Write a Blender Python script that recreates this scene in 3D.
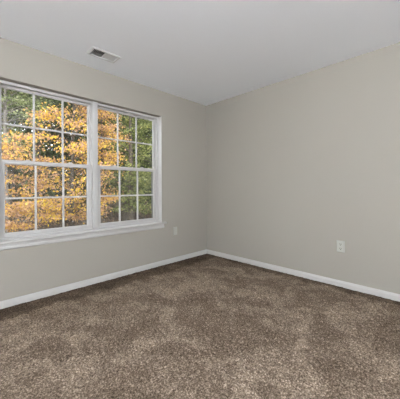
import bpy, bmesh, math, random
import numpy as np
from mathutils import Vector, Euler, Matrix

# ------------------------------------------------------------------ scene, camera, light
S = bpy.context.scene
for o in list(bpy.data.objects):
    bpy.data.objects.remove(o)
COL = S.collection
S.view_settings.view_transform = 'Standard'
S.view_settings.look = 'None'
S.view_settings.gamma = 1.0
S.view_settings.use_curve_mapping = False
S.view_settings.exposure = 0.0

YAW = math.radians(45.15)
cam_d = bpy.data.cameras.new('camera')
cam = bpy.data.objects.new('camera', cam_d)
COL.objects.link(cam)
cam.location = (-2.991, -2.855, 1.074)
cam.rotation_euler = (Euler((math.pi / 2, 0, YAW - math.pi / 2)).to_matrix() @ Matrix.Rotation(math.radians(-0.25), 3, 'Z')).to_euler()
cam_d.sensor_fit = 'HORIZONTAL'
cam_d.sensor_width = 36.0
cam_d.lens = 36.0 * 250.2 / 400.0
cam_d.shift_y = -11.0 / 400.0
cam_d.clip_start = 0.02
cam_d.clip_end = 300
S.camera = cam

w = bpy.data.worlds.new('overcast_sky')
S.world = w
w.use_nodes = True
nt = w.node_tree
nt.nodes['Background'].inputs['Strength'].default_value = 3.2
tcw = nt.nodes.new('ShaderNodeTexCoord')
sep = nt.nodes.new('ShaderNodeSeparateXYZ')
rmp = nt.nodes.new('ShaderNodeValToRGB')
rmp.color_ramp.elements[0].position = 0.0
rmp.color_ramp.elements[0].color = (0.80, 0.84, 0.88, 1)
rmp.color_ramp.elements[1].position = 0.8
rmp.color_ramp.elements[1].color = (0.95, 0.98, 1.0, 1)
nt.links.new(tcw.outputs['Generated'], sep.inputs[0])
nt.links.new(sep.outputs['Z'], rmp.inputs[0])
nt.links.new(rmp.outputs[0], nt.nodes['Background'].inputs['Color'])

sun_d = bpy.data.lights.new('hazy_sun', 'SUN')
sun_d.energy = 4.6
sun_d.angle = math.radians(12)
sun_d.color = (1.0, 0.95, 0.86)
sun = bpy.data.objects.new('hazy_sun', sun_d)
COL.objects.link(sun)
sun.rotation_euler = Vector((0.45, 0.62, -0.75)).to_track_quat('-Z', 'Y').to_euler()

FILL_TOP = 185.0            # emission of the added overhead fill globe
FILL_COL = (0.955, 1.005, 1.085)
FILL_LOW = 1720.0  # emission of the added low fill uplighter

# ------------------------------------------------------------------ helpers
rnd = random.Random(7)

def new_mat(name):
    m = bpy.data.materials.new(name)
    m.use_nodes = True
    return m, m.node_tree, m.node_tree.nodes['Principled BSDF']

def plain(name, col, rough=0.5, spec=0.5, metal=0.0, noise=0.0, bump=0.0, scale=60.0):
    m, t, p = new_mat(name)
    p.inputs['Base Color'].default_value = (*col, 1)
    p.inputs['Roughness'].default_value = rough
    p.inputs['Specular IOR Level'].default_value = spec
    p.inputs['Metallic'].default_value = metal
    tc = t.nodes.new('ShaderNodeTexCoord')
    n = t.nodes.new('ShaderNodeTexNoise')
    n.inputs['Scale'].default_value = scale
    n.inputs['Detail'].default_value = 4
    t.links.new(tc.outputs['Object'], n.inputs['Vector'])
    if noise:
        r = t.nodes.new('ShaderNodeValToRGB')
        r.color_ramp.elements[0].position = 0.3
        r.color_ramp.elements[1].position = 0.7
        r.color_ramp.elements[0].color = (*[c * (1 - noise) for c in col], 1)
        r.color_ramp.elements[1].color = (*[min(1, c * (1 + noise)) for c in col], 1)
        t.links.new(n.outputs['Fac'], r.inputs[0])
        t.links.new(r.outputs[0], p.inputs['Base Color'])
    if bump:
        b = t.nodes.new('ShaderNodeBump')
        b.inputs['Strength'].default_value = bump
        b.inputs['Distance'].default_value = 0.002
        t.links.new(n.outputs['Fac'], b.inputs['Height'])
        t.links.new(b.outputs[0], p.inputs['Normal'])
    return m

def obj(name, bm, mat, parent=None, smooth=False, bevel=0.0, segs=2):
    me = bpy.data.meshes.new(name)
    bm.normal_update()
    bm.to_mesh(me)
    bm.free()
    if smooth:
        for p in me.polygons:
            p.use_smooth = True
    me.materials.append(mat)
    o = bpy.data.objects.new(name, me)
    COL.objects.link(o)
    if bevel:
        md = o.modifiers.new('bevel', 'BEVEL')
        md.width = bevel
        md.segments = segs
        md.limit_method = 'ANGLE'
    if parent:
        o.parent = parent
    return o

def mesh_np(name, verts, faces, mat, parent=None, smooth=False):
    """verts (n,3), faces (m,k) numpy arrays -> one mesh object"""
    me = bpy.data.meshes.new(name)
    n, (m, k) = len(verts), faces.shape
    me.vertices.add(n)
    me.vertices.foreach_set('co', np.ascontiguousarray(verts, dtype=np.float32).ravel())
    me.loops.add(m * k)
    me.loops.foreach_set('vertex_index', np.ascontiguousarray(faces, dtype=np.int32).ravel())
    me.polygons.add(m)
    me.polygons.foreach_set('loop_start', np.arange(0, m * k, k, dtype=np.int32))
    me.polygons.foreach_set('loop_total', np.full(m, k, dtype=np.int32))
    me.polygons.foreach_set('use_smooth', np.full(m, smooth, dtype=bool))
    me.update(calc_edges=True)
    me.materials.append(mat)
    o = bpy.data.objects.new(name, me)
    COL.objects.link(o)
    if parent:
        o.parent = parent
    return o

def box(bm, x0, x1, y0, y1, z0, z1):
    v = [bm.verts.new(p) for p in ((x0, y0, z0), (x1, y0, z0), (x1, y1, z0), (x0, y1, z0),
                                   (x0, y0, z1), (x1, y0, z1), (x1, y1, z1), (x0, y1, z1))]
    for f in ((3, 2, 1, 0), (4, 5, 6, 7), (0, 1, 5, 4), (1, 2, 6, 5), (2, 3, 7, 6), (3, 0, 4, 7)):
        bm.faces.new([v[i] for i in f])

def extrude_profile(bm, prof, a, b, fn):
    """prof: closed list of (u, v); fn(t, u, v) -> xyz; swept from a to b"""
    r0 = [bm.verts.new(fn(a, u, v)) for u, v in prof]
    r1 = [bm.verts.new(fn(b, u, v)) for u, v in prof]
    n = len(prof)
    for i in range(n):
        bm.faces.new((r0[i], r0[(i + 1) % n], r1[(i + 1) % n], r1[i]))
    bm.faces.new(r0[::-1])
    bm.faces.new(r1)
    bmesh.ops.recalc_face_normals(bm, faces=bm.faces[:])

def lathe(bm, prof, cx, cy, seg=40):
    rings = []
    for r, z in prof:
        rings.append([bm.verts.new((cx + r * math.cos(2 * math.pi * k / seg),
                                    cy + r * math.sin(2 * math.pi * k / seg), z)) for k in range(seg)])
    for a, b in zip(rings, rings[1:]):
        for k in range(seg):
            bm.faces.new((a[k], a[(k + 1) % seg], b[(k + 1) % seg], b[k]))
    bm.faces.new(rings[0])
    bm.faces.new(rings[-1])
    bmesh.ops.remove_doubles(bm, verts=bm.verts[:], dist=1e-6)
    bmesh.ops.recalc_face_normals(bm, faces=bm.faces[:])

def empty(name, loc, label=None, cat=None, group=None, kind=None):
    o = bpy.data.objects.new(name, None)
    o.empty_display_size = 0.1
    COL.objects.link(o)
    o.location = loc
    tag(o, label, cat, group, kind)
    return o

def tag(o, label=None, cat=None, group=None, kind=None):
    if label: o['label'] = label
    if cat: o['category'] = cat
    if group: o['group'] = group
    if kind: o['kind'] = kind
    return o

def structure(o, label, cat):
    return tag(o, label, cat, None, 'structure')

# ------------------------------------------------------------------ materials
WALL = plain('greige_paint', (0.325, 0.299, 0.258), 0.75, 0.25, noise=0.015, bump=0.12, scale=140)
BOUNCE_WHITE = plain('bounce_white_paint', (0.85, 0.85, 0.84), 0.8, 0.2, noise=0.01, bump=0.12, scale=140)  # unseen walls made white to bounce more light into the room
CEIL = plain('ceiling_paint', (0.915, 0.93, 0.95), 0.85, 0.2, noise=0.01, bump=0.15, scale=120)
TRIM = plain('white_trim_paint', (0.52, 0.503, 0.478), 0.32, 0.45, noise=0.01, scale=8)
VINYL = plain('white_vinyl', (0.485, 0.468, 0.446), 0.36, 0.45, noise=0.01, scale=8)
PLATE = plain('ivory_plastic', (0.405, 0.395, 0.36), 0.35, 0.5, noise=0.01, scale=10)
PLATE_W = plain('painted_plate', (0.39, 0.375, 0.335), 0.4, 0.4, noise=0.01, scale=10)
SLOT = plain('dark_slot', (0.03, 0.03, 0.03), 0.6)
SCREW = plain('steel_screw', (0.55, 0.55, 0.52), 0.3, 0.5, metal=0.8)
VENT = plain('vent_enamel', (0.70, 0.70, 0.685), 0.45, 0.4)
LOUV = plain('louver_enamel', (0.58, 0.575, 0.555), 0.5, 0.35)
DUCT = plain('duct_metal', (0.16, 0.15, 0.135), 0.6, 0.3, noise=0.05, scale=20)
SCRF = plain('grey_screen_aluminium', (0.17, 0.17, 0.165), 0.5, 0.4)
TAB = plain('black_plastic', (0.03, 0.03, 0.035), 0.5)
BARK = plain('grey_brown_bark', (0.10, 0.085, 0.07), 0.9, 0.1, noise=0.35, bump=0.8, scale=14)
BARK_P = plain('pale_bark', (0.22, 0.20, 0.18), 0.9, 0.1, noise=0.3, bump=0.8, scale=10)

def glass_mat():
    m, t, p = new_mat('window_glass')
    t.nodes.remove(p)
    out = t.nodes['Material Output']
    tr = t.nodes.new('ShaderNodeBsdfTransparent')
    tr.inputs[0].default_value = (0.95, 0.965, 0.95, 1)
    gl = t.nodes.new('ShaderNodeBsdfGlossy')
    gl.inputs['Roughness'].default_value = 0.02
    fr = t.nodes.new('ShaderNodeFresnel')
    fr.inputs['IOR'].default_value = 1.5
    mu = t.nodes.new('ShaderNodeMath')
    mu.operation = 'MULTIPLY'
    mu.inputs[1].default_value = 1.7          # two sheets of a sealed unit
    mx = t.nodes.new('ShaderNodeMixShader')
    t.links.new(fr.outputs[0], mu.inputs[0])
    t.links.new(mu.outputs[0], mx.inputs[0])
    t.links.new(tr.outputs[0], mx.inputs[1])
    t.links.new(gl.outputs[0], mx.inputs[2])
    t.links.new(mx.outputs[0], out.inputs[0])
    return m
GLASS = glass_mat()

def screen_mat():
    m, t, p = new_mat('insect_screen_mesh')
    t.nodes.remove(p)
    out = t.nodes['Material Output']
    tr = t.nodes.new('ShaderNodeBsdfTransparent')
    df = t.nodes.new('ShaderNodeBsdfDiffuse')
    df.inputs[0].default_value = (0.16, 0.16, 0.16, 1)
    mx = t.nodes.new('ShaderNodeMixShader')
    mx.inputs[0].default_value = 0.20
    t.links.new(tr.outputs[0], mx.inputs[1])
    t.links.new(df.outputs[0], mx.inputs[2])
    t.links.new(mx.outputs[0], out.inputs[0])
    return m
SCREEN = screen_mat()

def leaf_mat(name, stops, transl=0.35, patch=0.35):
    """each leaf its own colour from the ramp; stops (pos, rgb)"""
    m, t, p = new_mat(name)
    t.nodes.remove(p)
    out = t.nodes['Material Output']
    g = t.nodes.new('ShaderNodeNewGeometry')
    tc = t.nodes.new('ShaderNodeTexCoord')
    n = t.nodes.new('ShaderNodeTexNoise')
    n.inputs['Scale'].default_value = 1.1
    n.inputs['Detail'].default_value = 2
    t.links.new(tc.outputs['Object'], n.inputs['Vector'])
    mr = t.nodes.new('ShaderNodeMapRange')
    mr.inputs['From Min'].default_value = 0.3
    mr.inputs['From Max'].default_value = 0.7
    t.links.new(n.outputs['Fac'], mr.inputs['Value'])
    mxv = t.nodes.new('ShaderNodeMix')
    mxv.data_type = 'FLOAT'
    mxv.inputs['Factor'].default_value = patch
    t.links.new(g.outputs['Random Per Island'], mxv.inputs['A'])
    t.links.new(mr.outputs[0], mxv.inputs['B'])
    r = t.nodes.new('ShaderNodeValToRGB')
    e = r.color_ramp.elements
    while len(e) < len(stops):
        e.new(0.5)
    for el, (pos, c) in zip(e, stops):
        el.position = pos
        el.color = (*c, 1)
    t.links.new(mxv.outputs['Result'], r.inputs[0])
    d = t.nodes.new('ShaderNodeBsdfDiffuse')
    tl = t.nodes.new('ShaderNodeBsdfTranslucent')
    mx = t.nodes.new('ShaderNodeMixShader')
    mx.inputs[0].default_value = transl
    t.links.new(r.outputs[0], d.inputs[0])
    t.links.new(r.outputs[0], tl.inputs[0])
    t.links.new(d.outputs[0], mx.inputs[1])
    t.links.new(tl.outputs[0], mx.inputs[2])
    t.links.new(mx.outputs[0], out.inputs[0])
    return m
GOLD = leaf_mat('golden_maple_leaves', [(0.0, (0.14, 0.09, 0.055)), (0.22, (0.36, 0.22, 0.13)), (0.45, (0.60, 0.38, 0.24)),
                                        (0.60, (0.72, 0.46, 0.09)), (0.8, (0.86, 0.62, 0.09)), (1.0, (0.42, 0.40, 0.09))])
ORANGE = leaf_mat('orange_maple_leaves', [(0.0, (0.15, 0.095, 0.055)), (0.25, (0.44, 0.26, 0.15)), (0.5, (0.64, 0.41, 0.24)),
                                          (0.75, (0.78, 0.51, 0.10)), (1.0, (0.86, 0.64, 0.13))])
GREEN = leaf_mat('green_leaves', [(0.0, (0.055, 0.07, 0.03)), (0.35, (0.16, 0.195, 0.07)), (0.7, (0.34, 0.37, 0.14)), (1.0, (0.62, 0.58, 0.22))])
PGREEN = leaf_mat('pale_green_leaves', [(0.0, (0.07, 0.09, 0.04)), (0.4, (0.22, 0.26, 0.12)), (0.75, (0.40, 0.44, 0.23)), (1.0, (0.68, 0.66, 0.38))])
DGREEN = leaf_mat('deep_green_leaves', [(0.0, (0.035, 0.045, 0.022)), (0.5, (0.085, 0.11, 0.048)), (0.85, (0.18, 0.21, 0.09)), (1.0, (0.38, 0.38, 0.18))])
OLIVE = leaf_mat('olive_leaves', [(0.0, (0.05, 0.05, 0.028)), (0.45, (0.12, 0.125, 0.06)), (0.8, (0.25, 0.23, 0.10)), (1.0, (0.46, 0.36, 0.17))])
LITTER = leaf_mat('fallen_leaves', [(0.0, (0.10, 0.075, 0.055)), (0.5, (0.20, 0.15, 0.11)), (0.85, (0.32, 0.24, 0.17)), (1.0, (0.55, 0.38, 0.16))], 0.0)

def carpet_mat():
    m, t, p = new_mat('brown_carpet')
    p.inputs['Roughness'].default_value = 1.0
    p.inputs['Specular IOR Level'].default_value = 0.05
    tc = t.nodes.new('ShaderNodeTexCoord')
    def noise(scale, detail, rough=0.5, dist=0.0):
        n = t.nodes.new('ShaderNodeTexNoise')
        n.inputs['Scale'].default_value = scale
        n.inputs['Detail'].default_value = detail
        n.inputs['Roughness'].default_value = rough
        n.inputs['Distortion'].default_value = dist
        t.links.new(tc.outputs['Object'], n.inputs['Vector'])
        return n
    def ramp(src, *stops):
        r = t.nodes.new('ShaderNodeValToRGB')
        e = r.color_ramp.elements
        while len(e) < len(stops):
            e.new(0.5)
        for el, (pos, c) in zip(e, stops):
            el.position = pos
            el.color = (*c, 1)
        t.links.new(src, r.inputs[0])
        return r
    def mul(a, b):
        x = t.nodes.new('ShaderNodeMix')
        x.data_type = 'RGBA'
        x.blend_type = 'MULTIPLY'
        x.inputs['Factor'].default_value = 1
        t.links.new(a, x.inputs['A'])
        t.links.new(b, x.inputs['B'])
        return x.outputs['Result']
    yarn = noise(105, 3, 0.7)
    c1 = ramp(yarn.outputs['Fac'], (0.31, (0.030, 0.021, 0.015)), (0.455, (0.126, 0.093, 0.065)), (0.555, (0.208, 0.159, 0.116)), (0.69, (0.46, 0.37, 0.283)))
    lay = noise(3.0, 5, 0.6, 0.8)             # pile brushed one way or the other
    c2 = ramp(lay.outputs['Fac'], (0.42, (0.80, 0.79, 0.78)), (0.50, (0.94, 0.94, 0.94)), (0.535, (1.10, 1.11, 1.12)), (0.62, (1.26, 1.28, 1.30)))
    foot = noise(7.5, 3, 0.5, 0.3)
    c3 = ramp(foot.outputs['Fac'], (0.40, (0.93, 0.93, 0.93)), (0.62, (1.08, 1.08, 1.08)))
    # a ragged strip along the skirting, darker towards the wall
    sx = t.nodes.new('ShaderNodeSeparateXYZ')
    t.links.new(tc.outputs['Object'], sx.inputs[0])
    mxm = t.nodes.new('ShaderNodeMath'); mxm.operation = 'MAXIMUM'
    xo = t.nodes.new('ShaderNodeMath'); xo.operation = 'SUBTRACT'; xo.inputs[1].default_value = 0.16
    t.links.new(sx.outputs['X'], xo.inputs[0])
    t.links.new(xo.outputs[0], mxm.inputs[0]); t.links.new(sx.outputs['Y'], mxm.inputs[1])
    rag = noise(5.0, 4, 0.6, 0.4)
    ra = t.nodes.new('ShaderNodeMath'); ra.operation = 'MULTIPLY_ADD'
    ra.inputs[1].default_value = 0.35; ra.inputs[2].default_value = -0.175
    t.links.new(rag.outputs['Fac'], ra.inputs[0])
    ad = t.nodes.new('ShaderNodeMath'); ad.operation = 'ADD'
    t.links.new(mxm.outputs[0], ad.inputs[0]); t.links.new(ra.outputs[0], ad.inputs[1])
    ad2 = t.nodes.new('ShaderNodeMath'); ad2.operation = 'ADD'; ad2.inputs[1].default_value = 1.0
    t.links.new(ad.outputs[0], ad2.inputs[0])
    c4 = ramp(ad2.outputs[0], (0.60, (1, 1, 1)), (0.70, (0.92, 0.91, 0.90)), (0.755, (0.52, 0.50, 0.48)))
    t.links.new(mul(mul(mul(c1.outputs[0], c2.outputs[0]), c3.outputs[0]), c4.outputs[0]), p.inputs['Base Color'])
    return m
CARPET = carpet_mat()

def emit_mat(strength):
    m, t, p = new_mat('fill_opal_glass')
    p.inputs['Base Color'].default_value = (0.9, 0.88, 0.84, 1)
    p.inputs['Emission Color'].default_value = (*FILL_COL, 1)
    p.inputs['Emission Strength'].default_value = strength
    return m
FILL_OPAL = emit_mat(FILL_TOP)
FILL_OPAL_LOW = emit_mat(FILL_LOW)

# ------------------------------------------------------------------ the room (corner at the origin, room in -x, -y)
H = 2.44
XB, YB = -6.5, -6.3        # far ends of the room, behind the camera
T = 0.18
OX0, OX1, OZ0, OZ1 = -2.703, -0.905, 0.60, 2.086      # the window opening

bm = bmesh.new()
box(bm, XB - T, OX0, 0, T, -0.25, H + 0.2)
box(bm, OX1, T, 0, T, -0.25, H + 0.2)
box(bm, OX0, OX1, 0, T, -0.25, OZ0)
box(bm, OX0, OX1, 0, T, OZ1, H + 0.2)
structure(obj('wall_left', bm, WALL), 'greige wall with the double window', 'wall')
bm = bmesh.new(); box(bm, 0, T, YB - T, 0, -0.25, H + 0.2)
structure(obj('wall_right', bm, WALL), 'plain greige wall with the ivory outlet', 'wall')
bm = bmesh.new(); box(bm, XB - T, 0, YB - T, YB, -0.25, H + 0.2)
structure(obj('wall_back', bm, BOUNCE_WHITE), 'unseen bounce-white wall behind the viewer facing the window', 'wall')
bm = bmesh.new(); box(bm, XB - T, XB, YB, 0, -0.25, H + 0.2)
structure(obj('wall_near', bm, BOUNCE_WHITE), 'unseen bounce-white wall behind the viewer facing the plain wall', 'wall')

# ceiling with the cut-out of the air register
VX0, VX1, VY0, VY1 = -2.005, -1.755, -0.420, -0.290
bm = bmesh.new()
box(bm, XB, VX0, YB, 0, H, H + 0.2)
box(bm, VX1, 0, YB, 0, H, H + 0.2)
box(bm, VX0, VX1, YB, VY0, H, H + 0.2)
box(bm, VX0, VX1, VY1, 0, H, H + 0.2)
structure(obj('ceiling', bm, CEIL), 'flat white ceiling', 'ceiling')

# carpeted floor: the pile is real relief
def carpet():
    step = 0.0075
    nx, ny = int(-XB / step) + 1, int(-YB / step) + 1
    rng = np.random.default_rng(3)
    xs = np.linspace(XB, 0, nx); ys = np.linspace(YB, 0, ny)
    X, Y = np.meshgrid(xs, ys)
    def blur(a, k):
        for _ in range(k):
            a = (a + np.roll(a, 1, 0) + np.roll(a, -1, 0) + np.roll(a, 1, 1) + np.roll(a, -1, 1)) / 5
        return a
    def norm(a): return (a - a.mean()) / a.std()
    h = 0.006 + 0.0024 * norm(blur(rng.standard_normal(X.shape), 1)) + 0.0015 * norm(blur(rng.standard_normal(X.shape), 5))
    h += 0.0006 * norm(blur(rng.standard_normal(X.shape), 120))
    X = X + rng.uniform(-1, 1, X.shape) * step * 0.3
    Y = Y + rng.uniform(-1, 1, Y.shape) * step * 0.3
    X[:, 0] = XB; X[:, -1] = 0; Y[0] = YB; Y[-1] = 0
    edge = np.clip(np.minimum(-X, -Y) / 0.05, 0, 1)       # the pile is tucked flat against the skirting
    h = 0.006 + (h - 0.006) * (0.15 + 0.85 * edge)
    V = np.stack([X.ravel(), Y.ravel(), np.clip(h, -0.004, 0.016).ravel()], 1)
    i = np.arange(nx * ny).reshape(ny, nx)
    F = np.stack([i[:-1, :-1], i[:-1, 1:], i[1:, 1:], i[1:, :-1]], -1).reshape(-1, 4)
    # underside of the slab closes the mesh
    b = len(V)
    V = np.vstack([V, [[XB, YB, -0.25], [0, YB, -0.25], [0, 0, -0.25], [XB, 0, -0.25]]])
    F = np.vstack([F, [[b, b + 3, b + 2, b + 1]]])
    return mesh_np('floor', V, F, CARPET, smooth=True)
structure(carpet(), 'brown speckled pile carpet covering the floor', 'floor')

# baseboards
BP = [(0, -0.03), (0.018, -0.03), (0.018, 0.050), (0.0172, 0.0525), (0.004, 0.0655), (0.003, 0.069), (0, 0.0695)]
def baseboard(name, a, b, fn, label):
    bm = bmesh.new()
    extrude_profile(bm, BP, a, b, fn)
    structure(obj(name, bm, TRIM), label, 'baseboard')
baseboard('baseboard_left', XB, 0, lambda t, u, v: (t, -u, v), 'white baseboard under the window')
baseboard('baseboard_right', YB, -0.014, lambda t, u, v: (-u, t, v), 'white baseboard along the plain wall')
baseboard('baseboard_back', XB, -0.014, lambda t, u, v: (t, YB + u, v), 'white baseboard behind the viewer facing the window')
baseboard('baseboard_near', YB + 0.014, -0.014, lambda t, u, v: (XB + u, t, v), 'white baseboard behind the viewer facing the plain wall')

# ------------------------------------------------------------------ the double window
# stool, apron and mullion
bm = bmesh.new()
SP = [(-0.076, 0.586), (0.036, 0.586), (0.040, 0.589), (0.042, 0.594), (0.040, 0.600), (0.035, 0.604), (-0.076, 0.604)]
extrude_profile(bm, [(u, v) for u, v in SP], OX0 - 0.056, OX1 + 0.056, lambda t, u, v: (t, -max(u, 0.0), v))
box(bm, OX0 + 0.0005, OX1 - 0.0005, 0, 0.076, 0.6002, 0.604)
structure(obj('trim_1', bm, TRIM), 'white window stool projecting below the double window', 'window stool')
bm = bmesh.new()
AP = [(0, 0.526), (0.006, 0.526), (0.013, 0.534), (0.014, 0.552), (0.011, 0.556), (0.011, 0.586), (0, 0.586)]
extrude_profile(bm, AP, OX0 - 0.032, OX1 + 0.032, lambda t, u, v: (t, -u, v))
structure(obj('trim_2', bm, TRIM), 'white moulded apron under the window stool', 'window apron')
for k_, (a_, b_) in enumerate(((OX0, OX0 + 0.002), (OX1 - 0.002, OX1))):
    bm = bmesh.new()
    box(bm, a_, b_, -0.0005, 0.076, 0.6045, OZ1)
    structure(obj('trim_%d' % (4 + k_), bm, TRIM), ('white lining of the window recess at its left side', 'white lining of the window recess at its right side')[k_], 'window lining')
MX = -1.795
bm = bmesh.new()
box(bm, MX - 0.035, MX + 0.022, 0.058, T, 0.604, OZ1)
structure(obj('trim_3', bm, VINYL, bevel=0.002), 'white mullion between the two windows', 'window mullion')

def bar_frame(bm, x0, x1, z0, z1, y0, y1, wl, wr, wb, wt):
    box(bm, x0, x0 + wl, y0, y1, z0, z1)
    box(bm, x1 - wr, x1, y0, y1, z0, z1)
    box(bm, x0 + wl, x1 - wr, y0, y1, z0, z0 + wb)
    box(bm, x0 + wl, x1 - wr, y0, y1, z1 - wt, z1)

def window(name, x0, x1, label):
    root = empty(name, ((x0 + x1) / 2, 0.1, 0.604), label, 'window', None, 'structure')
    loc = Vector(root.location)
    def part(pname, bm, mat, par=root, bev=0.0015):
        bmesh.ops.translate(bm, verts=bm.verts[:], vec=-loc)
        return obj(pname, bm, mat, par, bevel=bev)
    z0, z1 = 0.604, OZ1
    fz0, fz1 = z0 + 0.018, z1 - 0.020
    jx0, jx1 = x0 + 0.018, x1 - 0.018
    bm = bmesh.new()
    bar_frame(bm, x0, x1, z0, z1, 0.076, T, 0.018, 0.018, 0.018, 0.020)
    # parting stops beside the tracks
    box(bm, jx0, jx0 + 0.008, 0.1255, 0.1295, fz0, fz1)
    box(bm, jx1 - 0.008, jx1, 0.1255, 0.1295, fz0, fz1)
    box(bm, jx0, jx1, 0.076, 0.084, fz1 - 0.007, fz1)
    part('window_frame', bm, VINYL)
    cxs = None
    # upper sash, outer track; lower sash, inner track
    for nm, ya, yb, za, zb, sw, rb, rt in (('upper_sash', 0.130, 0.160, 1.319, fz1, 0.027, 0.032, 0.022),
                                           ('lower_sash', 0.096, 0.125, fz0, 1.353, 0.043, 0.034, 0.034)):
        a, b = (jx0, jx1) if nm == 'upper_sash' else (jx0 + 0.002, jx1 - 0.002)
        bm = bmesh.new()
        bar_frame(bm, a, b, za, zb, ya, yb, sw, sw, rb, rt)
        if nm == 'lower_sash':
            box(bm, a + sw, b - sw, ya - 0.006, ya, za + 0.008, za + 0.014)          # lift rail
        sash = part(nm, bm, VINYL, bev=0.002)
        gx0, gx1, gz0, gz1 = a + sw, b - sw, za + rb, zb - rt
        ym = (ya + yb) / 2
        # glazing bead
        bm = bmesh.new()
        bar_frame(bm, gx0, gx1, gz0, gz1, ym - 0.009, ym + 0.009, 0.006, 0.006, 0.006, 0.006)
        part('glazing_bead', bm, VINYL, sash, 0.001)
        bm = bmesh.new()
        box(bm, gx0 + 0.001, gx1 - 0.001, ym - 0.0005, ym + 0.0005, gz0 + 0.001, gz1 - 0.001)
        bm2 = bmesh.new()
        v = [bm2.verts.new(p) for p in ((gx0 + .001, ym, gz0 + .001), (gx1 - .001, ym, gz0 + .001), (gx1 - .001, ym, gz1 - .001), (gx0 + .001, ym, gz1 - .001))]
        bm2.faces.new(v)
        bm.free()
        part('pane', bm2, GLASS, sash, 0)
        mw = 0.009
        bm = bmesh.new()
        c1, c2, zr = gx0 + (gx1 - gx0) / 3, gx0 + 2 * (gx1 - gx0) / 3, (gz0 + gz1) / 2
        for c in (c1, c2):
            box(bm, c - mw, c + mw, ym - 0.008, ym + 0.008, gz0, gz1)
        for s0, s1 in ((gx0, c1 - mw), (c1 + mw, c2 - mw), (c2 + mw, gx1)):
            box(bm, s0, s1, ym - 0.008, ym + 0.008, zr - mw, zr + mw)
        part('muntin_grid', bm, VINYL, sash, 0.002)
        if nm == 'lower_sash':
            # sash locks on the meeting rail
            for fx in (0.27, 0.73):
                lx = a + (b - a) * fx
                bm = bmesh.new()
                box(bm, lx - 0.028, lx + 0.028, ya + 0.004, yb - 0.003, zb, zb + 0.006)
                box(bm, lx - 0.012, lx + 0.020, ya + 0.008, yb - 0.006, zb + 0.006, zb + 0.014)
                part('sash_lock', bm, VINYL, sash, 0.002)
    # half screen outside the lower sash
    bm = bmesh.new()
    bar_frame(bm, jx0, jx1, fz0, 1.335, 0.166, 0.176, 0.036, 0.036, 0.02, 0.02)
    sc = part('screen_frame', bm, SCRF, bev=0.001)
    bm = bmesh.new()
    v = [bm.verts.new(p) for p in ((jx0 + .036, .171, fz0 + .02), (jx1 - .036, .171, fz0 + .02), (jx1 - .036, .171, 1.315), (jx0 + .036, .171, 1.315))]
    bm.faces.new(v)
    part('insect_screen', bm, SCREEN, sc, 0)
    for fx in (-0.25, 0.25):
        bm = bmesh.new()
        cx = (x0 + x1) / 2 + fx
        box(bm, cx - 0.011, cx + 0.011, 0.156, 0.166, fz0 + 0.018, fz0 + 0.046)
        part('pull_tab', bm, TAB, sc, 0.003)
    return root
window('window_1', OX0 + 0.0003, MX - 0.016, 'left white double-hung window, golden maple filling its panes')
window('window_2', MX + 0.0003, OX1 - 0.0003, 'right white double-hung window, green trees behind its panes')

# ------------------------------------------------------------------ air register in the ceiling
vc = Vector(((VX0 + VX1) / 2, (VY0 + VY1) / 2, H))
vt = empty('air_vent', vc, 'small white rectangular air register set in the ceiling above the window', 'vent')
def vpart(n, bm, mat, par=None, bev=0.0):
    bmesh.ops.translate(bm, verts=bm.verts[:], vec=-vc)
    return obj(n, bm, mat, par or vt, bevel=bev)
bm = bmesh.new()
fx0, fx1, fy0, fy1 = VX0 - 0.022, VX1 + 0.022, VY0 - 0.022, VY1 + 0.022
z0 = H - 0.006
def ringf(bm, ro, ri, zo, zi):
    a = [bm.verts.new((*p, zo)) for p in ro]
    b = [bm.verts.new((*p, zi)) for p in ri]
    for k in range(4):
        bm.faces.new((a[k], b[k], b[(k + 1) % 4], a[(k + 1) % 4]))
def rc(x0, x1, y0, y1): return [(x0, y0), (x1, y0), (x1, y1), (x0, y1)]
e = 0.006
A0 = rc(fx0, fx1, fy0, fy1); A1 = rc(fx0 + e, fx1 - e, fy0 + e, fy1 - e)
A2 = rc(VX0 + 0.004, VX1 - 0.004, VY0 + 0.004, VY1 - 0.004)
ringf(bm, A0, A1, H - 0.0003, z0)
ringf(bm, A1, A2, z0, z0)
ringf(bm, A2, A2, z0, H + 0.03)
bmesh.ops.recalc_face_normals(bm, faces=bm.faces[:])
vf = vpart('vent_frame', bm, VENT)
bm = bmesh.new()
box(bm, VX0 + 0.0005, VX0 + 0.003, VY0 + 0.0005, VY1 - 0.0005, H + 0.001, H + 0.18)
box(bm, VX1 - 0.003, VX1 - 0.0005, VY0 + 0.0005, VY1 - 0.0005, H + 0.001, H + 0.18)
box(bm, VX0 + 0.003, VX1 - 0.003, VY0 + 0.0005, VY0 + 0.003, H + 0.001, H + 0.18)
box(bm, VX0 + 0.003, VX1 - 0.003, VY1 - 0.003, VY1 - 0.0005, H + 0.001, H + 0.18)
box(bm, VX0 + 0.0005, VX1 - 0.0005, VY0 + 0.0005, VY1 - 0.0005, H + 0.18, H + 0.185)
vpart('duct', bm, DUCT)
vm = (VX0 + VX1) / 2
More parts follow.
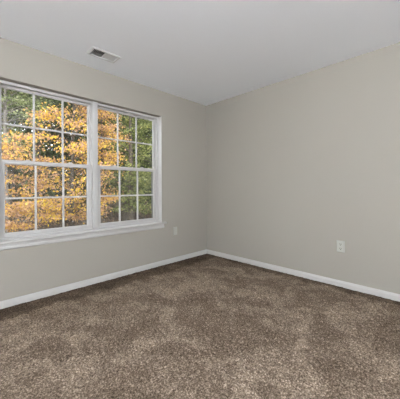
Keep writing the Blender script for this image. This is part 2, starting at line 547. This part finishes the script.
for side, (a, b) in enumerate(((VX0 + 0.006, vm - 0.002), (vm + 0.002, VX1 - 0.006))):
    n = 9
    for k in range(n):
        c = a + (b - a) * (k + 0.5) / n
        dx = 0.0078 * (-1 if side == 0 else 1)
        bm = bmesh.new()
        zt, zb = H + 0.012, H - 0.003
        # a thin slat leaning away from the middle of the register
        pr = [(c - dx, zt), (c + dx, zb), (c + dx + 0.0012, zb), (c - dx + 0.0012, zt)]
        r0 = [bm.verts.new((x, VY0 + 0.004, z)) for x, z in pr]
        r1 = [bm.verts.new((x, VY1 - 0.004, z)) for x, z in pr]
        for i in range(4):
            bm.faces.new((r0[i], r0[(i + 1) % 4], r1[(i + 1) % 4], r1[i]))
        bm.faces.new(r0[::-1]); bm.faces.new(r1)
        bmesh.ops.recalc_face_normals(bm, faces=bm.faces[:])
        vpart('louver', bm, LOUV)
bm = bmesh.new(); box(bm, vm - 0.002, vm + 0.002, VY0 + 0.004, VY1 - 0.004, H - 0.003, H + 0.012)
vpart('divider', bm, VENT)

# ------------------------------------------------------------------ wall plates
def face_plate(bm, w_, h_, d, fn):
    """bevelled plate, u across, v up, n off the wall"""
    e = 0.005
    def ring(uu, vv, nn): return [bm.verts.new(fn(u, v, nn)) for u, v in ((-uu, -vv), (uu, -vv), (uu, vv), (-uu, vv))]
    r = [ring(w_ / 2, h_ / 2, 0), ring(w_ / 2, h_ / 2, d * 0.45), ring(w_ / 2 - e, h_ / 2 - e, d)]
    for a, b in zip(r, r[1:]):
        for k in range(4):
            bm.faces.new((a[k], a[(k + 1) % 4], b[(k + 1) % 4], b[k]))
    bm.faces.new(r[-1]); bm.faces.new(r[0])
    bmesh.ops.recalc_face_normals(bm, faces=bm.faces[:])

def disc(bm, u, v, n0, n1, r, fn, seg=20, sq=1.0, cut=0.0):
    a, b = [], []
    for k in range(seg):
        t = 2 * math.pi * k / seg
        uu, vv = r * math.cos(t), max(-r + cut, min(r - cut, r * math.sin(t))) * sq
        a.append(bm.verts.new(fn(u + uu, v + vv, n0))); b.append(bm.verts.new(fn(u + uu, v + vv, n1)))
    for k in range(seg):
        bm.faces.new((a[k], a[(k + 1) % seg], b[(k + 1) % seg], b[k]))
    bm.faces.new(b); bm.faces.new(a)
    bmesh.ops.recalc_face_normals(bm, faces=bm.faces[:])

def nbox(bm, u0, u1, v0, v1, n0, n1, fn):
    p = [bm.verts.new(fn(u, v, n)) for n in (n0, n1) for u, v in ((u0, v0), (u1, v0), (u1, v1), (u0, v1))]
    for f in ((0, 1, 2, 3), (4, 5, 6, 7), (0, 1, 5, 4), (1, 2, 6, 5), (2, 3, 7, 6), (3, 0, 4, 7)):
        bm.faces.new([p[i] for i in f])
    bmesh.ops.recalc_face_normals(bm, faces=bm.faces[:])

def outlet(name, loc, fn, w_, h_, mat, label):
    root = empty(name, loc, label, 'outlet')
    bm = bmesh.new(); face_plate(bm, w_, h_, 0.0075, fn)
    obj('cover_plate', bm, mat, root)
    for s in (1, -1):
        v = s * 0.0235
        bm = bmesh.new(); disc(bm, 0, v, 0.006, 0.0095, 0.0175, fn, 28, 1.0, 0.003)
        rcp = obj('receptacle', bm, mat, root)
        bm = bmesh.new()
        nbox(bm, -0.0095, -0.0052, v - 0.002, v + 0.010, 0.0095, 0.0100, fn)
        nbox(bm, 0.0052, 0.0092, v - 0.002, v + 0.009, 0.0095, 0.0100, fn)
        disc(bm, 0, v - 0.0085, 0.0095, 0.0100, 0.0040, fn, 12)
        obj('slots', bm, SLOT, rcp)
    bm = bmesh.new(); disc(bm, 0, 0, 0.0072, 0.0088, 0.0035, fn, 14)
    obj('screw', bm, mat, root)
    return root
outlet('wall_outlet', (0, -2.007, 0.440), lambda u, v, n: (-n, -u, v), 0.080, 0.124, PLATE,
       'ivory double outlet low on the plain right wall')

root = empty('wall_plate', (-0.667, 0, 0.4548), 'pale narrow cover plate on the window wall just right of the window', 'wall plate')
fn = lambda u, v, n: (u, -n, v)
bm = bmesh.new(); face_plate(bm, 0.072, 0.118, 0.007, fn); obj('cover_plate', bm, PLATE_W, root)
bm = bmesh.new(); nbox(bm, -0.0165, 0.0165, -0.0335, 0.0335, 0.006, 0.0085, fn); obj('insert', bm, PLATE_W, root, bevel=0.001)
for s in (1, -1):
    bm = bmesh.new(); disc(bm, 0, s * 0.0485, 0.0065, 0.0082, 0.0032, fn, 14); obj('screw', bm, PLATE_W, root)

# ------------------------------------------------------------------ added fill lights, unseen behind the viewer, to brighten the room evenly
LX, LY = -2.65, -2.60
root = empty('fill_light_ceiling', (LX, LY, H), 'added small opal globe fill light on the ceiling above the viewer', 'added fill light')
bm = bmesh.new(); lathe(bm, [(0.001, -0.0005), (0.085, -0.0005), (0.09, -0.006), (0.08, -0.02), (0.05, -0.028), (0.001, -0.028)], 0, 0)
obj('fill_canopy', bm, VENT, root)
bm = bmesh.new(); lathe(bm, [(0.1 * math.sin(a), -0.118 - 0.1 * math.cos(a)) for a in np.linspace(0.02, math.pi - 0.02, 26)], 0, 0)
obj('fill_shade', bm, FILL_OPAL, root, smooth=True)

root = empty('fill_uplighter', (-5.7, -5.5, 0), 'added low bowl fill uplighter standing on the carpet in the far corner behind the viewer', 'lamp')
bm = bmesh.new(); lathe(bm, [(0.001, 0.012), (0.15, 0.012), (0.155, 0.02), (0.14, 0.032), (0.02, 0.045), (0.001, 0.045)], 0, 0)
obj('base', bm, SCREW, root)
bm = bmesh.new(); lathe(bm, [(0.001, 0.04), (0.011, 0.04), (0.011, 0.30), (0.03, 0.31), (0.03, 0.325), (0.001, 0.325)], 0, 0, 18)
obj('pole', bm, SCREW, root)
UZ = -0.88
bm = bmesh.new(); lathe(bm, [(q, h_ + UZ) for q, h_ in ((0.02, 1.20), (0.10, 1.215), (0.18, 1.26), (0.225, 1.33), (0.23, 1.33), (0.185, 1.253), (0.10, 1.207), (0.02, 1.192))], 0, 0)
obj('fill_shade', bm, VENT, root, smooth=True)
bm = bmesh.new(); lathe(bm, [(0.001, 1.25 + UZ), (0.15, 1.25 + UZ)] + [(0.17 * math.cos(a), 1.28 + UZ + 0.10 * math.sin(a)) for a in np.linspace(0, math.pi / 2 - 0.02, 12)], 0, 0)
obj('fill_diffuser', bm, FILL_OPAL_LOW, root, smooth=True)

# ------------------------------------------------------------------ outside: wooded slope and autumn trees
def ground_z(x, y):
    return -2.9 + 0.105 * np.maximum(0, y - 5) + 0.12 * np.sin(x * 0.45 + y * 0.21) + 0.08 * np.sin(y * 0.7 - x * 0.33)

GROUND = plain('leafy_soil', (0.135, 0.108, 0.085), 0.95, 0.1, noise=0.35, bump=0.6, scale=2.5)
xs, ys = np.linspace(-35, 45, 100), np.linspace(0.6, 60, 80)
X, Y = np.meshgrid(xs, ys)
V = np.stack([X.ravel(), Y.ravel(), ground_z(X, Y).ravel()], 1)
i = np.arange(X.size).reshape(X.shape)
Fq = np.stack([i[:-1, :-1], i[:-1, 1:], i[1:, 1:], i[1:, :-1]], -1).reshape(-1, 4)
structure(mesh_np('ground', V, Fq, GROUND, smooth=True), 'brown wooded slope rising outside the window', 'ground')

def leaves(rng, centres, size, droop=0.35):
    """folded leaf blades: base, two sides, tip -> two triangles each"""
    n = len(centres)
    az = rng.uniform(0, 2 * math.pi, n)
    el = rng.normal(-droop, 0.45, n)
    d = np.stack([np.cos(az) * np.cos(el), np.sin(az) * np.cos(el), np.sin(el)], 1)
    r = rng.standard_normal((n, 3)); r[:, 2] *= 0.45
    s = np.cross(d, r); s /= np.linalg.norm(s, axis=1)[:, None] + 1e-9
    up = np.cross(s, d)
    L = size * rng.uniform(0.65, 1.25, n)[:, None]
    base = centres
    tip = base + d * L
    mid = base + d * L * 0.42 + up * L * 0.12
    a = mid + s * L * 0.42
    b = mid - s * L * 0.42
    V = np.stack([base, a, tip, b], 1).reshape(-1, 3)
    k = np.arange(n)[:, None] * 4
    F = np.concatenate([k + [[0, 1, 2]], k + [[0, 2, 3]]], 0)
    return V, F

def tube(pts, radii, seg=7):
    V, F = [], []
    pts = [Vector(p) for p in pts]
    for j, p in enumerate(pts):
        t = (pts[min(j + 1, len(pts) - 1)] - pts[max(j - 1, 0)]).normalized()
        a = t.cross(Vector((0.31, 0.95, 0.12))).normalized()
        b = t.cross(a)
        for k in range(seg):
            th = 2 * math.pi * k / seg
            V.append(p + (a * math.cos(th) + b * math.sin(th)) * radii[j])
    for j in range(len(pts) - 1):
        for k in range(seg):
            F.append((j * seg + k, j * seg + (k + 1) % seg, (j + 1) * seg + (k + 1) % seg, (j + 1) * seg + k))
    return np.array(V), np.array(F)

def tree(name, label, x, y, mat, bark, zc0, zc1, rad, clumps, per, size, seed, trunk=0.13, cl=(0.27, 0.085), group=None):
    """crown between heights zc0 and zc1, radius rad; clumps of leaves on boughs"""
    rng = np.random.default_rng(seed)
    gz = float(ground_z(x, y)) - 0.1
    root = empty(name, (x, y, gz), label, 'tree', group)
    top = zc1 - gz - 0.3
    # trunk
    tp, tr = [], []
    for j in range(9):
        f = j / 8
        tp.append((0.16 * math.sin(f * 3 + seed) * f, 0.16 * math.cos(f * 2.3 + seed) * f, top * f))
        tr.append(trunk * (1 - 0.85 * f) * (1.25 if j == 0 else 1))
    TV, TF = [], []
    off = 0
    v, f_ = tube(tp, tr, 9)
    mesh_np('trunk', v, f_, bark, root, True)
    # clump centres in the crown volume, denser to its surface
    a0, a1 = zc0 - gz, zc1 - gz
    pts = []
    while len(pts) < clumps:
        h = rng.uniform(0, 1)
        rr = rad * (math.sin(math.pi * (0.12 + 0.82 * h)) ** 0.6)
        q = math.sqrt(rng.uniform(0.05, 1)) * rr
        t = rng.uniform(0, 2 * math.pi)
        pts.append((q * math.cos(t), q * math.sin(t), a0 + (a1 - a0) * h))
    BV, BF, off = [], [], 0
    v, f_ = tube([(p[0], p[1], p[2]) for p in tp[1:]], [r_ * 0.8 for r_ in tr[1:]], 6)
    BV.append(v); BF.append(f_); off = len(v)          # the leader the boughs grow from
    for p in pts:
        zs = max(0.5, min(top * 0.97, p[2] - 0.35 * math.hypot(p[0], p[1])))
        f = zs / top
        s = Vector((0.16 * math.sin(f * 3 + seed) * f, 0.16 * math.cos(f * 2.3 + seed) * f, zs))
        m = (s + Vector(p)) / 2 + Vector((0, 0, 0.15))
        r0 = trunk * 0.28 * (1 - 0.6 * f)
        v, f_ = tube([s, m, p], [r0, r0 * 0.6, r0 * 0.2], 5)
        BV.append(v); BF.append(f_ + off); off += len(v)
    mesh_np('branches', np.vstack(BV), np.vstack(BF), bark, root, True)
    c = np.repeat(np.array(pts), per, 0)
    c = c + rng.standard_normal(c.shape) * np.array([cl[0], cl[0], cl[1]])
    V, F = leaves(rng, c, size)
    mesh_np('foliage', V, F, mat, root)
    return root

TREES = [
 # name, label, x, y, leaves, bark, crown bottom, top, radius, clumps, leaves per clump, leaf size, seed, trunk
 ('maple_tree', 'golden maple filling most of the left window', 0.72, 8.6, GOLD, BARK, -0.3, 6.6, 1.8, 100, 92, 0.096, 11, 0.12),
 ('maple_tree', 'low orange maple behind the lower left panes of the left window', -1.4, 9.2, ORANGE, BARK, -0.6, 3.3, 1.5, 54, 92, 0.092, 12, 0.09),
 ('maple_tree', 'orange and gold maple at the left side of the right window', 2.2, 9.3, ORANGE, BARK, 0.3, 6.4, 0.9, 54, 92, 0.092, 13, 0.10),
 ('broadleaf_tree', 'yellow green tree with a dark trunk in the middle of the right window', 4.15, 9.9, GREEN, BARK, -0.1, 8.5, 1.35, 115, 80, 0.098, 14, 0.2),
 ('broadleaf_tree', 'yellow green tree at the right edge of the right window', 5.9, 9.6, GREEN, BARK, -0.5, 8.5, 1.7, 130, 80, 0.098, 15, 0.17),
 ('broadleaf_tree', 'green tree behind the top left panes of the left window', -0.9, 13.6, PGREEN, BARK_P, 2.9, 9.0, 1.7, 105, 54, 0.13, 16, 0.16),
 ('broadleaf_tree', 'tall bare-trunked green tree beside the golden maple', 0.75, 14.6, DGREEN, BARK, 5.2, 11.5, 1.8, 60, 46, 0.16, 17, 0.2),
 ('broadleaf_tree', 'deep green tree far behind the golden maple', 3.2, 19.2, DGREEN, BARK, 0.2, 12.5, 3.0, 230, 52, 0.27, 18, 0.2, (0.60, 0.34)),
 ('broadleaf_tree', 'deep green tree far behind the middle of the right window', 7.0, 16.0, DGREEN, BARK, 0.2, 12.5, 2.9, 230, 52, 0.27, 19, 0.2, (0.60, 0.34)),
 ('broadleaf_tree', 'olive tree far behind the top left panes of the left window', -2.4, 22.5, OLIVE, BARK, 0.2, 12.0, 3.2, 130, 52, 0.30, 20, 0.2, (0.60, 0.34)),
 ('broadleaf_tree', 'olive tree far behind the gap between the golden and orange maples', 7.6, 23.5, OLIVE, BARK, 0.2, 14.5, 3.6, 230, 52, 0.32, 21, 0.22, (0.60, 0.34)),
 ('broadleaf_tree', 'deep green tree far behind the right edge of the right window', 11.2, 17.5, DGREEN, BARK, 0.2, 13.0, 3.4, 230, 52, 0.30, 22, 0.22, (0.60, 0.34)),
 ('broadleaf_tree', 'tall olive tree deepest in the woods behind the left window', 2.0, 29.0, OLIVE, BARK, 0.4, 12.0, 3.8, 200, 52, 0.36, 23, 0.22, (0.60, 0.34)),
]
for t_ in TREES:
    tree(*t_)

# fallen leaves on the slope
rng = np.random.default_rng(5)
n = 26000
x = rng.uniform(-8, 22, n); y = 5 + 26 * rng.uniform(0, 1, n) ** 0.8
c = np.stack([x, y, ground_z(x, y) + 0.03], 1)
V, F = leaves(rng, c, 0.16, 0.0)
tag(mesh_np('leaf_litter', V, F, LITTER), 'brown fallen leaves scattered over the wooded slope', 'leaf litter', None, 'stuff')
